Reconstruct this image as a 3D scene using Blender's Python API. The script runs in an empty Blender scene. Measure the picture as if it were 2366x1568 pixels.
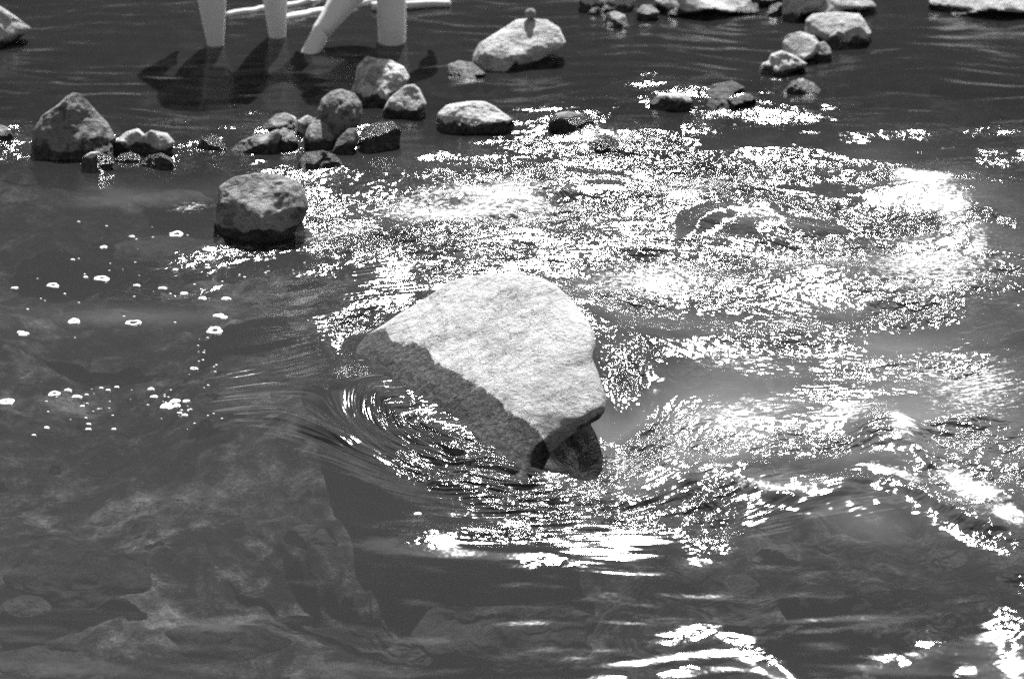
import bpy, bmesh, math, random
import numpy as np
from mathutils import Vector

# ------------------------------------------------------------------ camera, sky, sun, exposure
SC = bpy.context.scene
COL = SC.collection
CAM_H, PITCH, HALF = 2.05, math.radians(26.0), math.radians(14.8)
W0, H0 = 2366.0, 1568.0                     # pixel frame in which the photograph was measured
FPX = (W0 / 2) / math.tan(HALF)
cam_d = bpy.data.cameras.new('camera')
cam = bpy.data.objects.new('camera', cam_d); COL.objects.link(cam)
cam.location = (0, 0, CAM_H)
cam.rotation_euler = (math.pi / 2 - PITCH, 0, 0)
cam_d.sensor_width = 36.0
cam_d.lens = 18.0 / math.tan(HALF)
cam_d.clip_start = 0.05
cam_d.clip_end = 400
cam_d.dof.use_dof = True
cam_d.dof.focus_distance = 4.55
cam_d.dof.aperture_fstop = 3.6
SC.camera = cam

SUN_EL, SUN_AZ = math.radians(48.0), math.radians(5.0)   # azimuth from +Y towards +X
SUN_DIR = Vector((math.sin(SUN_AZ) * math.cos(SUN_EL), math.cos(SUN_AZ) * math.cos(SUN_EL), math.sin(SUN_EL)))
world = bpy.data.worlds.new("World"); SC.world = world
world.use_nodes = True
wn = world.node_tree.nodes; wl = world.node_tree.links
wn.clear()
sky = wn.new('ShaderNodeTexSky'); sky.sky_type = 'NISHITA'; sky.sun_disc = False
sky.sun_elevation = SUN_EL; sky.sun_rotation = SUN_AZ
bw = wn.new('ShaderNodeRGBToBW')           # the photograph is on black and white film
bg = wn.new('ShaderNodeBackground'); bg.inputs['Strength'].default_value = 0.055
wo = wn.new('ShaderNodeOutputWorld')
wl.new(sky.outputs[0], bw.inputs[0]); wl.new(bw.outputs[0], bg.inputs[0]); wl.new(bg.outputs[0], wo.inputs[0])
sun_d = bpy.data.lights.new('sun', 'SUN'); sun_d.energy = 5.0; sun_d.angle = math.radians(0.5)
sun = bpy.data.objects.new('sun', sun_d); COL.objects.link(sun)
sun.rotation_euler = (-SUN_DIR).to_track_quat('-Z', 'Y').to_euler()
sun.location = (0, 0, 12)
SC.view_settings.view_transform = 'Standard'
SC.view_settings.look = 'None'
SC.view_settings.gamma = 1.0
SC.view_settings.exposure = 2.1
SC.cycles.use_denoising = False
SC.cycles.max_bounces = 8
SC.cycles.transparent_max_bounces = 8
SC.cycles.caustics_reflective = False
SC.cycles.caustics_refractive = False

# ------------------------------------------------------------------ maths helpers
CP, SP = math.cos(PITCH), math.sin(PITCH)
FWD = np.array([0, CP, -SP]); UP = np.array([0, SP, CP]); RT = np.array([1.0, 0, 0]); EYE = np.array([0, 0, CAM_H])

def ray(px, py):
    px = np.asarray(px, float); py = np.asarray(py, float)
    return FWD + RT * ((px - W0 / 2) / FPX)[..., None] + UP * ((H0 / 2 - py) / FPX)[..., None]

def at(px, py, z=0.0):
    """the point of the plane at height z that the photograph shows at this pixel"""
    d = ray(px, py)
    t = (z - CAM_H) / d[..., 2]
    return EYE + d * t[..., None]

def proj(x, y, z=0.0):
    dx, dy, dz = x, y, z - CAM_H
    dep = np.maximum(dy * CP - dz * SP, 0.05)
    return W0 / 2 + FPX * dx / dep, H0 / 2 - FPX * (dy * SP + dz * CP) / dep

def hash3(ix, iy, iz, seed):
    h = (ix * 374761393 + iy * 668265263 + iz * 2147483647 + seed * 1274126177) & 0xffffffff
    h = ((h ^ (h >> 13)) * 1274126177) & 0xffffffff
    h = ((h ^ (h >> 16)) * 2246822519) & 0xffffffff
    return ((h ^ (h >> 15)) & 0xffffff) / float(0xffffff)

def vnoise(p, seed=0):
    p = np.asarray(p, float)
    f = np.floor(p).astype(np.int64); t = p - f
    t = t * t * t * (t * (t * 6 - 15) + 10)
    r = 0
    for a in (0, 1):
        for b in (0, 1):
            for c in (0, 1):
                w = (t[..., 0] if a else 1 - t[..., 0]) * (t[..., 1] if b else 1 - t[..., 1]) * (t[..., 2] if c else 1 - t[..., 2])
                r = r + w * hash3(f[..., 0] + a, f[..., 1] + b, f[..., 2] + c, seed)
    return r * 2 - 1

def fbm(p, octs=4, seed=0, gain=0.5):
    r = 0; a = 1.0
    p = np.asarray(p, float)
    for k in range(octs):
        r = r + a * vnoise(p * (2.03 ** k) + 17.3 * k, seed + k)
        a *= gain
    return r

def smooth(a, b, x):
    t = np.clip((x - a) / (b - a), 0, 1)
    return t * t * (3 - 2 * t)

def seg_dist(px, py, pts):
    """distance to a polyline and signed side (positive = above it in the picture, i.e. farther away)"""
    best = np.full(px.shape, 1e9); side = np.zeros(px.shape); par = np.zeros(px.shape)
    n = len(pts) - 1
    for i in range(n):
        (ax, ay), (bx, by) = pts[i], pts[i + 1]
        dx, dy = bx - ax, by - ay
        L = dx * dx + dy * dy
        t = np.clip(((px - ax) * dx + (py - ay) * dy) / L, 0, 1)
        qx, qy = ax + t * dx - px, ay + t * dy - py
        d = np.hypot(qx, qy)
        m = d < best
        best = np.where(m, d, best)
        side = np.where(m, np.sign(dx * (py - ay) - dy * (px - ax)), side)
        par = np.where(m, (i + t) / n, par)
    return best, side, par

# ------------------------------------------------------------------ object helpers
def tag(o, label=None, cat=None, group=None, kind=None):
    if label: o['label'] = label
    if cat: o['category'] = cat
    if group: o['group'] = group
    if kind: o['kind'] = kind
    return o

def mesh_obj(name, verts, faces, mat, parent=None, smooth_=True, attrs=None):
    me = bpy.data.meshes.new(name)
    verts = np.asarray(verts, np.float32); faces = np.asarray(faces, np.int32)
    nv, nf, k = len(verts), len(faces), faces.shape[1]
    me.vertices.add(nv); me.vertices.foreach_set('co', verts.ravel())
    me.loops.add(nf * k); me.loops.foreach_set('vertex_index', faces.ravel())
    me.polygons.add(nf)
    me.polygons.foreach_set('loop_start', np.arange(0, nf * k, k, dtype=np.int32))
    me.polygons.foreach_set('loop_total', np.full(nf, k, np.int32))
    me.update(calc_edges=True)
    if smooth_:
        me.polygons.foreach_set('use_smooth', np.ones(nf, bool))
    for an, av in (attrs or {}).items():
        av = np.asarray(av, np.float32)
        if av.ndim == 1:
            a = me.attributes.new(an, 'FLOAT', 'POINT'); a.data.foreach_set('value', av)
        else:
            a = me.attributes.new(an, 'FLOAT_VECTOR', 'POINT'); a.data.foreach_set('vector', av.ravel())
    me.materials.append(mat)
    o = bpy.data.objects.new(name, me); COL.objects.link(o)
    if parent: o.parent = parent
    return o

ICO = {}
def ico(n):
    if n not in ICO:
        bm = bmesh.new(); bmesh.ops.create_icosphere(bm, subdivisions=n, radius=1.0)
        v = np.array([x.co[:] for x in bm.verts]); f = np.array([[q.index for q in t.verts] for t in bm.faces])
        bm.free(); ICO[n] = (v, f)
    return ICO[n]

# ------------------------------------------------------------------ materials
class NT:
    def __init__(self, name):
        self.m = bpy.data.materials.new(name); self.m.use_nodes = True
        self.n = self.m.node_tree.nodes; self.l = self.m.node_tree.links
        self.n.clear(); self.out = self.n.new('ShaderNodeOutputMaterial')
    def node(self, t, **kw):
        x = self.n.new('ShaderNode' + t)
        for k, v in kw.items():
            if k.startswith('i_'):
                x.inputs[k[2:].replace('_', ' ')].default_value = v
            else: setattr(x, k, v)
        return x
    def link(self, a, b): self.l.new(a, b)
    def val(self, v, sock):
        if isinstance(v, (int, float)): sock.default_value = v
        else: self.link(v, sock)
    def math(self, op, a, b=0.0, c=None, clamp=False):
        x = self.node('Math', operation=op, use_clamp=clamp)
        self.val(a, x.inputs[0]); self.val(b, x.inputs[1])
        if c is not None: self.val(c, x.inputs[2])
        return x.outputs[0]
    def attr(self, name, typ='GEOMETRY', out='Fac'):
        return self.node('Attribute', attribute_name=name, attribute_type=typ).outputs[out]
    def noise(self, vec, scale, detail=4, rough=0.55, dist=0.0):
        x = self.node('TexNoise'); x.inputs['Scale'].default_value = scale
        x.inputs['Detail'].default_value = detail; x.inputs['Roughness'].default_value = rough
        x.inputs['Distortion'].default_value = dist
        if vec is not None: self.link(vec, x.inputs['Vector'])
        return x.outputs['Fac']
    def voro(self, vec, scale, feature='F1', out='Distance', rnd=1.0):
        x = self.node('TexVoronoi', feature=feature); x.inputs['Scale'].default_value = scale
        x.inputs['Randomness'].default_value = rnd
        if vec is not None: self.link(vec, x.inputs['Vector'])
        return x.outputs[out]
    def ramp(self, x, a, b, lo=0.0, hi=1.0):
        r = self.node('MapRange', interpolation_type='SMOOTHSTEP')
        self.val(x, r.inputs[0]); r.inputs[1].default_value = a; r.inputs[2].default_value = b
        r.inputs[3].default_value = lo; r.inputs[4].default_value = hi
        return r.outputs[0]
    def vmul(self, vec, s):
        x = self.node('VectorMath', operation='MULTIPLY'); self.link(vec, x.inputs[0]); x.inputs[1].default_value = s
        return x.outputs[0]
    def bump(self, h, strength, dist, normal=None):
        b = self.node('Bump'); self.val(strength, b.inputs['Strength']); b.inputs['Distance'].default_value = dist
        self.link(h, b.inputs['Height'])
        if normal is not None: self.link(normal, b.inputs['Normal'])
        return b.outputs[0]
    def mixv(self, f, a, b):
        x = self.node('Mix', data_type='FLOAT')
        self.val(f, x.inputs[0]); self.val(a, x.inputs[2]); self.val(b, x.inputs[3])
        return x.outputs[0]

def rock_material():
    t = NT('river_rock')
    geo = t.node('NewGeometry').outputs['Position']
    tone = t.attr('tone', 'OBJECT'); mott = t.attr('mottle', 'OBJECT')
    wet = t.attr('wet'); 
    n1 = t.noise(geo, 9, 6, .6, .4); n2 = t.noise(geo, 34, 6, .65, .6); n3 = t.noise(geo, 150, 4, .7)
    v = t.voro(geo, 46)
    a = t.math('MULTIPLY_ADD', n1, 0.9, .55)
    b = t.math('MULTIPLY_ADD', n2, 0.8, .6)
    c = t.math('MULTIPLY_ADD', n3, 0.5, .75)
    albedo = t.math('MULTIPLY', t.math('MULTIPLY', a, b), c)
    lichen = t.ramp(t.math('ADD', n1, t.math('MULTIPLY', n2, .7)), .78, .95)
    albedo = t.math('MULTIPLY', albedo, t.math('SUBTRACT', 1.0, t.math('MULTIPLY', lichen, mott)))
    pits = t.math('MULTIPLY', t.ramp(v, .0, .16, 1, 0), t.ramp(n2, .48, .62))
    albedo = t.math('MULTIPLY', albedo, t.math('SUBTRACT', 1.0, t.math('MULTIPLY', pits, .45)))
    albedo = t.math('MULTIPLY', albedo, tone)
    wm = t.ramp(t.math('ADD', wet, t.math('MULTIPLY', t.math('SUBTRACT', t.noise(geo, 38, 9, .75), .5), 1.3)), .42, .58)
    algae = t.math('MULTIPLY_ADD', t.ramp(t.noise(geo, 75, 5, .7, .5), .42, .68), .055, .016)
    algae = t.math('MULTIPLY', algae, t.math('MULTIPLY_ADD', n1, 1.4, .3))
    col = t.mixv(wm, albedo, algae)
    h1 = t.math('ADD', t.math('MULTIPLY', n1, .55), t.math('MULTIPLY', n2, .45))
    crk = t.ramp(t.math('ABSOLUTE', t.math('SUBTRACT', t.noise(t.vmul(geo, (1, 1, 2.4)), 7, 5, .62, .8), .5)), 0.0, .010, 1, 0)
    crk = t.math('MULTIPLY', crk, t.ramp(n1, .42, .60))
    stain = t.ramp(t.noise(geo, 4.5, 6, .7, .6), .45, .68)
    col = t.math('MULTIPLY', col, t.math('SUBTRACT', 1.0, t.math('MULTIPLY', stain, .30)))
    col = t.math('MULTIPLY', col, t.math('SUBTRACT', 1.0, t.math('MULTIPLY', crk, .45)))
    nb = t.bump(t.math('SUBTRACT', h1, t.math('MULTIPLY', crk, .25)), 1.0, .045)
    lay = t.noise(t.vmul(geo, (1.0, 1.0, 3.2)), 26, 8, .68, .35)
    nb = t.bump(lay, .8, .022, nb)
    hp = t.math('SUBTRACT', t.math('MULTIPLY', n3, .5), pits)
    nb = t.bump(hp, .45, .005, nb)
    nw = t.bump(t.noise(geo, 90, 5, .7, .4), t.math('MULTIPLY', wm, .9), .016, nb)
    bs = t.node('BsdfPrincipled'); t.link(col, bs.inputs['Base Color']); t.link(nw, bs.inputs['Normal'])
    glossy = t.attr('gloss', 'OBJECT')
    t.link(t.mixv(t.math('MULTIPLY', wm, glossy), .92, .22), bs.inputs['Roughness'])
    bs.inputs['IOR'].default_value = 1.4
    bs.inputs['Specular IOR Level'].default_value = .3
    t.link(bs.outputs[0], t.out.inputs[0])
    return t.m

def bed_material():
    t = NT('river_bed_gravel')
    geo = t.node('NewGeometry').outputs['Position']
    n1 = t.noise(geo, 2.3, 5, .6, .5); n2 = t.noise(geo, 13, 7, .75, .3); n3 = t.noise(geo, 55, 5, .7)
    v = t.voro(geo, 9, out='Distance'); vc = t.voro(geo, 9, out='Color')
    st = t.math('MULTIPLY', t.ramp(v, .25, .6, 1, 0), t.math('MULTIPLY', vc, .9))
    a = t.math('ADD', t.math('MULTIPLY', t.ramp(n1, .35, .7), .16), t.math('MULTIPLY', t.ramp(n2, .42, .68), .14))
    a = t.math('ADD', a, t.math('MULTIPLY', st, .12))
    a = t.math('MULTIPLY', a, t.math('MULTIPLY_ADD', n3, 1.2, .4))
    a = t.math('MULTIPLY_ADD', t.math('MULTIPLY', t.math('POWER', a, 1.5), t.math('MULTIPLY_ADD', t.ramp(t.noise(geo, 6, 8, .78, .3), .42, .6), 4.8, .25)), 1.15, .008)
    nb = t.bump(t.math('ADD', n2, t.math('MULTIPLY', v, -.6)), .9, .05)
    nb = t.bump(n3, .7, .012, nb)
    bs = t.node('BsdfPrincipled'); t.link(a, bs.inputs['Base Color']); t.link(nb, bs.inputs['Normal'])
    bs.inputs['Roughness'].default_value = .95
    t.link(bs.outputs[0], t.out.inputs[0])
    return t.m

def water_material():
    t = NT('river_water')
    geo = t.node('NewGeometry').outputs['Position']
    fl = t.attr('flow', out='Vector'); chop = t.attr('chop'); foam = t.attr('foam'); cloud = t.attr('cloud')
    f1 = t.noise(t.vmul(fl, (1.0, 2.0, 1.0)), 36, 1.0, .5, .5)
    f2 = t.noise(t.vmul(fl, (1.0, 1.7, 1.0)), 110, 2, .6, .3)
    nb = t.bump(f1, t.math('MULTIPLY', chop, 1.0, clamp=True), .036)
    nb = t.bump(f2, t.math('MULTIPLY', chop, 1.0, clamp=True), .005, nb)
    nb0 = nb
    f3 = t.noise(t.vmul(fl, (.5, 7.0, 1.0)), 10, 1.2, .5, .15)
    nb = t.bump(f3, t.attr('streak'), .036, nb)
    fr = t.node('Fresnel'); fr.inputs['IOR'].default_value = 1.333; t.link(nb0, fr.inputs['Normal'])
    gl = t.node('BsdfGlossy', distribution='BECKMANN'); gl.inputs['Color'].default_value = (1, 1, 1, 1)
    gl.inputs['Roughness'].default_value = .17; t.link(nb, gl.inputs['Normal'])
    tr = t.node('BsdfTransparent'); tr.inputs['Color'].default_value = (.58, .58, .58, 1)
    df = t.node('BsdfDiffuse'); t.link(nb, df.inputs['Normal'])
    t.link(t.mixv(cloud, t.attr('silt'), .15), df.inputs['Color'])
    body = t.node('MixShader'); t.link(t.math('MULTIPLY_ADD', cloud, .5, t.attr('murk'), clamp=True), body.inputs[0])
    t.link(tr.outputs[0], body.inputs[1]); t.link(df.outputs[0], body.inputs[2])
    wat = t.node('MixShader'); t.link(fr.outputs[0], wat.inputs[0])
    t.link(body.outputs[0], wat.inputs[1]); t.link(gl.outputs[0], wat.inputs[2])
    # aerated white water, also whitening the dense sun glitter
    fn = t.noise(t.vmul(fl, (1.0, 1.8, 1.0)), 52, 6, .74, .5)
    fn2 = t.noise(geo, 160, 3, .7)
    m = t.math('ADD', foam, t.math('MULTIPLY', t.math('SUBTRACT', fn, .5), 1.3))
    m = t.math('ADD', m, t.math('MULTIPLY', t.math('SUBTRACT', fn2, .5), .5))
    m = t.math('MULTIPLY', t.ramp(m, .40, .66), t.ramp(foam, .03, .2))
    fd = t.node('BsdfDiffuse'); fd.inputs['Color'].default_value = (.5, .5, .5, 1)
    t.link(t.bump(fn, .5, .02, nb), fd.inputs['Normal'])
    fin = t.node('MixShader'); t.link(t.math('MULTIPLY', m, .8), fin.inputs[0])
    t.link(wat.outputs[0], fin.inputs[1]); t.link(fd.outputs[0], fin.inputs[2])
    t.link(fin.outputs[0], t.out.inputs[0])
    return t.m

def simple(name, col, rough, noise_scale=None, amt=.3, sub=0.0):
    t = NT(name)
    bs = t.node('BsdfPrincipled')
    bs.inputs['Roughness'].default_value = rough
    if noise_scale:
        geo = t.node('NewGeometry').outputs['Position']
        n = t.noise(geo, noise_scale, 5, .6)
        c = t.math('MULTIPLY', t.math('MULTIPLY_ADD', n, 2 * amt, 1 - amt), col)
        t.link(c, bs.inputs['Base Color'])
        t.link(t.bump(n, .3, .01), bs.inputs['Normal'])
    else:
        bs.inputs['Base Color'].default_value = (col, col, col, 1)
    if sub:
        bs.inputs['Subsurface Weight'].default_value = sub
        bs.inputs['Subsurface Radius'].default_value = (1, 1, 1)
        bs.inputs['Subsurface Scale'].default_value = .02
    t.link(bs.outputs[0], t.out.inputs[0])
    return t.m

M_ROCK = rock_material(); M_BED = bed_material(); M_WATER = water_material()
M_SKIN = simple('skin', .42, .55, 12, .05)
M_CLOTH = simple('swim_shorts_cloth', .12, .9, 60, .2)
M_HAIR = simple('hair', .04, .6, 200, .4)
M_FOAM = simple('foam_bubbles', .4, .5, 300, .15)
M_WOOD = simple('bleached_driftwood', .32, .8, 30, .25)
M_MIRROR_SLOPE = simple('added_mirror_slope', .11, .95, 1.6, .6)  # for the unseen slope added as a reflection in the water
M_SAND = simple('bank_gravel', .12, .95, 4, .5)

# ------------------------------------------------------------------ river bed and far bank
BOULDER = at(1185, 905)                    # foot of the big boulder

def bed_z(x, y):
    px, py = proj(x, y, -0.22)
    p = np.stack([x, y, np.zeros_like(x)], -1)
    z = -0.27 + .05 * fbm(p * 1.1, 3, 11) + .03 * fbm(p * 4.0, 3, 12)
    z = z + .018 * np.abs(fbm(p * 13.0, 3, 13))
    z = z + .09 * np.exp(-(((px - 640) / 260) ** 2 + ((py - 900) / 120) ** 2))
    z = z + .06 * np.exp(-(((px - 200) / 420) ** 2 + ((py - 1300) / 260) ** 2))
    z = z + .05 * np.exp(-(((px - 1100) / 300) ** 2 + ((py - 1480) / 120) ** 2))
    z = z + .06 * np.exp(-(((px - 1800) / 420) ** 2 + ((py - 1430) / 130) ** 2))
    z = z + .14 * np.exp(-(((px - 880) / 300) ** 2 + ((py - 1060) / 150) ** 2)) + .05 * np.exp(-(((px - 1150) / 200) ** 2 + ((py - 1210) / 90) ** 2))
    rise = smooth(8.2, 11.0, y + .25 * np.sin(x * 1.7)) * .75
    return z + rise

def axis(lo, hi, n, far_lo, far_hi, m):
    a = np.linspace(lo, hi, n)
    g = np.linspace(0, 1, m + 1)[1:] ** 2.5
    return np.concatenate([(lo - g * (lo - far_lo))[::-1], a, hi + g * (far_hi - hi)])

def grid_faces(nr, nc):
    i = np.arange(nr - 1)[:, None] * nc + np.arange(nc - 1)[None, :]
    return np.stack([i, i + 1, i + nc + 1, i + nc], -1).reshape(-1, 4)

bx = axis(-3.2, 3.2, 300, -40, 40, 26); by = axis(1.5, 9.5, 360, -25, 14, 22)
X, Y = np.meshgrid(bx, by)
Z = bed_z(X, Y)
bed = mesh_obj('river_bed', np.stack([X, Y, Z], -1).reshape(-1, 3), grid_faces(len(by), len(bx)), M_BED)
tag(bed, 'stony river bed under the shallow water', kind='structure')

# unseen wooded slope, added to set how dark the calm water's reflections are
sx = np.linspace(-46, 46, 230); sv = np.linspace(0, 1, 90)
SX, SV = np.meshgrid(sx, sv)
SYY = 13.2 + 30 * SV + .02 * SX ** 2
SZ = .35 + 33.0 * SV ** .9
pp = np.stack([SX, SYY, SZ], -1)
lump = fbm(pp * .45, 5, 31, .6)
SZ = SZ + lump * 1.1 * smooth(0, .12, SV); SYY = SYY - lump * 1.0 * smooth(0, .12, SV)
slope = mesh_obj('added_mirror_hillside', np.stack([SX, SYY, SZ], -1).reshape(-1, 3), grid_faces(90, 230), M_MIRROR_SLOPE)
tag(slope, 'unseen dark wooded slope added for the water to mirror', kind='structure')

# ------------------------------------------------------------------ water surface
def wave_tile(seed, L, lmin, lmax, an, N=1024, power=1.0):
    """periodic wave field, rms slope 1; waves run crosswise to the stream and stretch along it by an"""
    r = np.random.default_rng(seed)
    w = np.fft.fft2(r.standard_normal((N, N)))
    k = np.fft.fftfreq(N, L / N)
    kx, ky = np.meshgrid(k, k)
    kk = np.hypot(kx * an, ky) + 1e-9
    f = (kk > 1 / lmax) * (kk < 1 / lmin) * kk ** (-1 - power)
    f = f * np.exp(-(kk * lmin) ** 4 * .5)
    h = np.fft.ifft2(w * f).real
    gy, gx = np.gradient(h, L / N)
    return (h / math.sqrt((gx ** 2 + gy ** 2).mean())).astype(np.float32)

def sample(tile, L, u, v):
    N = tile.shape[0]
    a = (u / L * N) % N; b = (v / L * N) % N
    i = np.floor(a).astype(int); j = np.floor(b).astype(int)
    fa, fb = a - i, b - j; i %= N; j %= N; i2 = (i + 1) % N; j2 = (j + 1) % N
    return tile[j, i] * (1 - fa) * (1 - fb) + tile[j, i2] * fa * (1 - fb) + tile[j2, i] * (1 - fa) * fb + tile[j2, i2] * fa * fb

def blob(px, py, cx, cy, rx, ry, ang=0.0, p=2.0):
    a = math.radians(ang); ca, sa = math.cos(a), math.sin(a)
    dx, dy = px - cx, py - cy
    u, v = dx * ca + dy * sa, -dx * sa + dy * ca
    return np.exp(-((np.abs(u / rx)) ** p + (np.abs(v / ry)) ** p))

uu = axis(-.36, .36, 940, -14, 14, 24)
g = []
y_ = 2.45
while y_ < 8.3:                            # rows get farther apart with distance
    g.append(y_); y_ += .0036 * (y_ / 3.5) ** 2
yy = np.concatenate([np.linspace(-20, 2.2, 30) , np.array([2.3, 2.38]), np.array(g), np.array([8.36, 8.5, 8.8, 9.3, 10, 11, 12.5, 14])])
U, Yw = np.meshgrid(uu, yy)
Xw = U * np.maximum(Yw, 2.3)
PX, PY = proj(Xw, Yw, 0.0)

# stream coordinates: uniform flow to the right parting round the boulder
R0 = .40
dx, dy = Xw - BOULDER[0], Yw - (BOULDER[1] + .04)
r2 = np.maximum(dx * dx + dy * dy, (R0 * .8) ** 2)
FU = dx * (1 + R0 * R0 / r2); FV = dy * (1 - R0 * R0 / r2)
warp = np.stack([Xw * 1.3, Yw * 1.3, np.zeros_like(Xw)], -1)
wv = vnoise(warp, 5)
FU = FU + .05 * wv; FV = FV + .07 * vnoise(warp * 1.7 + 4, 6)

def field(spec, base=0.0):
    r = np.full(PX.shape, base)
    for s in spec:
        r = np.maximum(r, s[0] * blob(PX, PY, *s[1:]))
    return r

CHOP_GAIN = 1.3
CHOP = [  # amplitude, centre x, centre y, half width, half height, turn, hardness
    (.36, 1060, 460, 370, 80, 0, 3), (.27, 900, 520, 230, 60, 0, 3), (.20, 1400, 320, 260, 60, 8, 3),
    (.17, 380, 320, 170, 34, 0, 3), (.20, 520, 385, 150, 36, 5, 3), (.20, 20, 330, 80, 36, 0, 3),
    (.24, 1500, 430, 260, 70, 0, 3), (.27, 1800, 440, 340, 90, 5, 3), (.30, 2150, 480, 200, 110, 20, 3),
    (.28, 1500, 640, 260, 110, 0, 3), (.30, 1900, 660, 460, 130, 0, 3), (.28, 2200, 640, 300, 160, 0, 3),
    (.30, 1690, 820, 190, 70, 10, 3), (.27, 2100, 880, 420, 120, -8, 3), (.25, 1850, 980, 330, 80, -5, 3),
    (.28, 2280, 1060, 190, 130, 30, 3), (.27, 1480, 930, 90, 110, 0, 3), (.20, 1570, 900, 110, 60, 0, 3), (.27, 1420, 1070, 170, 60, -6, 3), (.24, 2230, 1200, 160, 36, 28, 3), (.2, 1980, 1110, 120, 26, 0, 3),
    (.05, 960, 960, 170, 44, 42, 3), (.08, 1080, 1000, 90, 60, 40, 3), (.06, 1060, 1080, 230, 50, 28, 3),
    (.14, 1050, 1135, 130, 22, 18, 3), (.10, 1300, 1170, 260, 36, 5, 3), (.03, 960, 1245, 60, 22, 0, 3), (.10, 1160, 1235, 120, 16, 0, 3), (.22, 850, 700, 110, 50, -20, 3),
    (.22, 800, 820, 50, 50, 0, 3), (.22, 1130, 590, 170, 40, -18, 3), (.14, 2200, 360, 300, 60, 0, 3),
    (.13, 1680, 230, 260, 50, 0, 3), (.22, 960, 600, 130, 26, -5, 3), (.22, 700, 320, 150, 50, 0, 3),
    (.20, 1640, 1170, 60, 90, 0, 3), (.20, 2350, 1430, 45, 110, 10, 2), (.15, 1600, 1475, 55, 20, -10, 2), (.14, 1700, 1490, 60, 16, 20, 2), (.15, 1800, 1540, 70, 16, 32, 2), (.12, 1580, 1545, 70, 16, -6, 2),
    (.15, 2165, 1485, 60, 22, 10, 2), (.13, 2200, 1545, 50, 26, 60, 2), (.12, 2080, 1530, 50, 14, 0, 2), (.10, 1400, 1560, 60, 10, 0, 2), (.10, 1280, 1300, 60, 12, 0, 2), (.12, 640, 600, 300, 60, -8, 3),
]
calm = .022 + .0 * smooth(700, 1100, PY) + .034 * smooth(420, 250, PY)
small = field(CHOP, 0) * CHOP_GAIN
breakup = np.clip(.80 + 1.15 * fbm(np.stack([FU * 4.5, FV * 9, 0 * FU], -1), 3, 77), .2, 1.7)
breakup2 = np.clip(.85 + .5 * fbm(np.stack([FU * 14, FV * 22, 0 * FU], -1), 2, 78), .2, 1.4)
small = small * breakup * breakup2
small = .46 * np.tanh(small / .46)
T_S = wave_tile(1, 2.0, .013, .05, 1.7, power=.6)
T_M = wave_tile(2, 3.0, .05, .22, 1.8, power=.8)
T_L = wave_tile(3, 5.0, .22, .8, 1.5, power=1.0)
T_C = wave_tile(4, 3.0, .035, .16, 3.2, power=.8)    # long low ripples of the quiet water
fade = smooth(14, 8, Yw) * 1.0
Zw = sample(T_S, 2.0, FU, FV) * small * .75
Zw += sample(T_M, 3.0, FU + .4, FV) * (small * .85 + .006 - .003 * smooth(1000, 1250, PY))
Zw += sample(T_L, 5.0, FU, FV + .7) * (field(CHOP, 0) * .34 + .009 - .005 * smooth(1000, 1250, PY))
Zw += sample(T_C, 3.0, FU + .06 * FV, FV) * (calm * (1.0 + .35 * wv))

def ridge(pts, amp, front, back, ends=.12, wob=0.0):
    """a standing wave along a line: front = reach towards the camera, back = reach away, metres"""
    w = at(np.array([p[0] for p in pts]), np.array([p[1] for p in pts]))[:, :2]
    d, s, par = seg_dist(Xw, Yw, [tuple(q) for q in w])
    s = np.where(s >= 0, 1, -1)
    wd = np.where(s > 0, back, front)
    e = smooth(0, ends, par) * smooth(0, ends, 1 - par) if ends else 1
    return amp * e * np.exp(-(d / wd) ** 2) * (1 + wob * wv)

def hump(cx, cy, rx, ry, amp, ang=0.0):
    """rx, ry in metres on the water"""
    c = at(cx, cy); a = math.radians(ang)
    ddx, ddy = Xw - c[0], Yw - c[1]
    u = ddx * math.cos(a) + ddy * math.sin(a); v = -ddx * math.sin(a) + ddy * math.cos(a)
    return amp * np.exp(-((u / rx) ** 2 + (v / ry) ** 2))

def swell(pts, amp, front, back, ends=.12, wob=0.0):
    """a standing wave whose crest follows a smooth curve across the stream"""
    w = at(np.array([p[0] for p in pts]), np.array([p[1] for p in pts]))
    xs_ = np.linspace(w[0, 0], w[-1, 0], 400)
    c_ = np.interp(xs_, w[:, 0], w[:, 1])
    k_ = np.hanning(37); k_ /= k_.sum()
    c_ = np.convolve(np.pad(c_, 18, mode='reflect', reflect_type='odd'), k_, 'valid')
    dd = Yw - np.interp(Xw, xs_, c_) + .022 * fbm(np.stack([Xw * 7, Yw * 7, 0 * Xw], -1), 3, 91)
    par = (Xw - w[0, 0]) / (w[-1, 0] - w[0, 0])
    e = smooth(0, ends, par) * smooth(0, ends, 1 - par)
    wd = front + (back - front) * smooth(-front * .5, back * .5, dd)
    return amp * e * np.exp(-(np.abs(dd / wd)) ** 2) * (1 + wob * wv)
SHEAR = [(1245, 1120), (1330, 1158), (1430, 1165), (1540, 1140), (1640, 1100), (1720, 1112), (1800, 1140), (1880, 1150), (1950, 1120),
         (2010, 1098), (2080, 1118), (2150, 1165), (2240, 1215), (2330, 1240), (2420, 1240)]
Zw += swell(SHEAR, .012, .035, .12, .12, .5) * np.clip(.75 + .9 * fbm(np.stack([Xw * 5, Yw * 5, 0 * Xw + 2], -1), 3, 61), .1, 1.6)
Zw += sample(T_S, 2.0, FU, FV) * .10 * field([(1, 1900, 1130, 420, 50, 5, 3), (1, 2250, 1200, 160, 50, 25, 3)], 0)
Zw += swell([(1500, 1205), (1640, 1180), (1800, 1200), (1960, 1180), (2100, 1230)], -.005, .07, .05, .2)
Zw += ridge([(700, 860), (900, 960), (1080, 1045), (1240, 1130)], .034, .11, .14, .2)      # water heaped against the boulder
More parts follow.
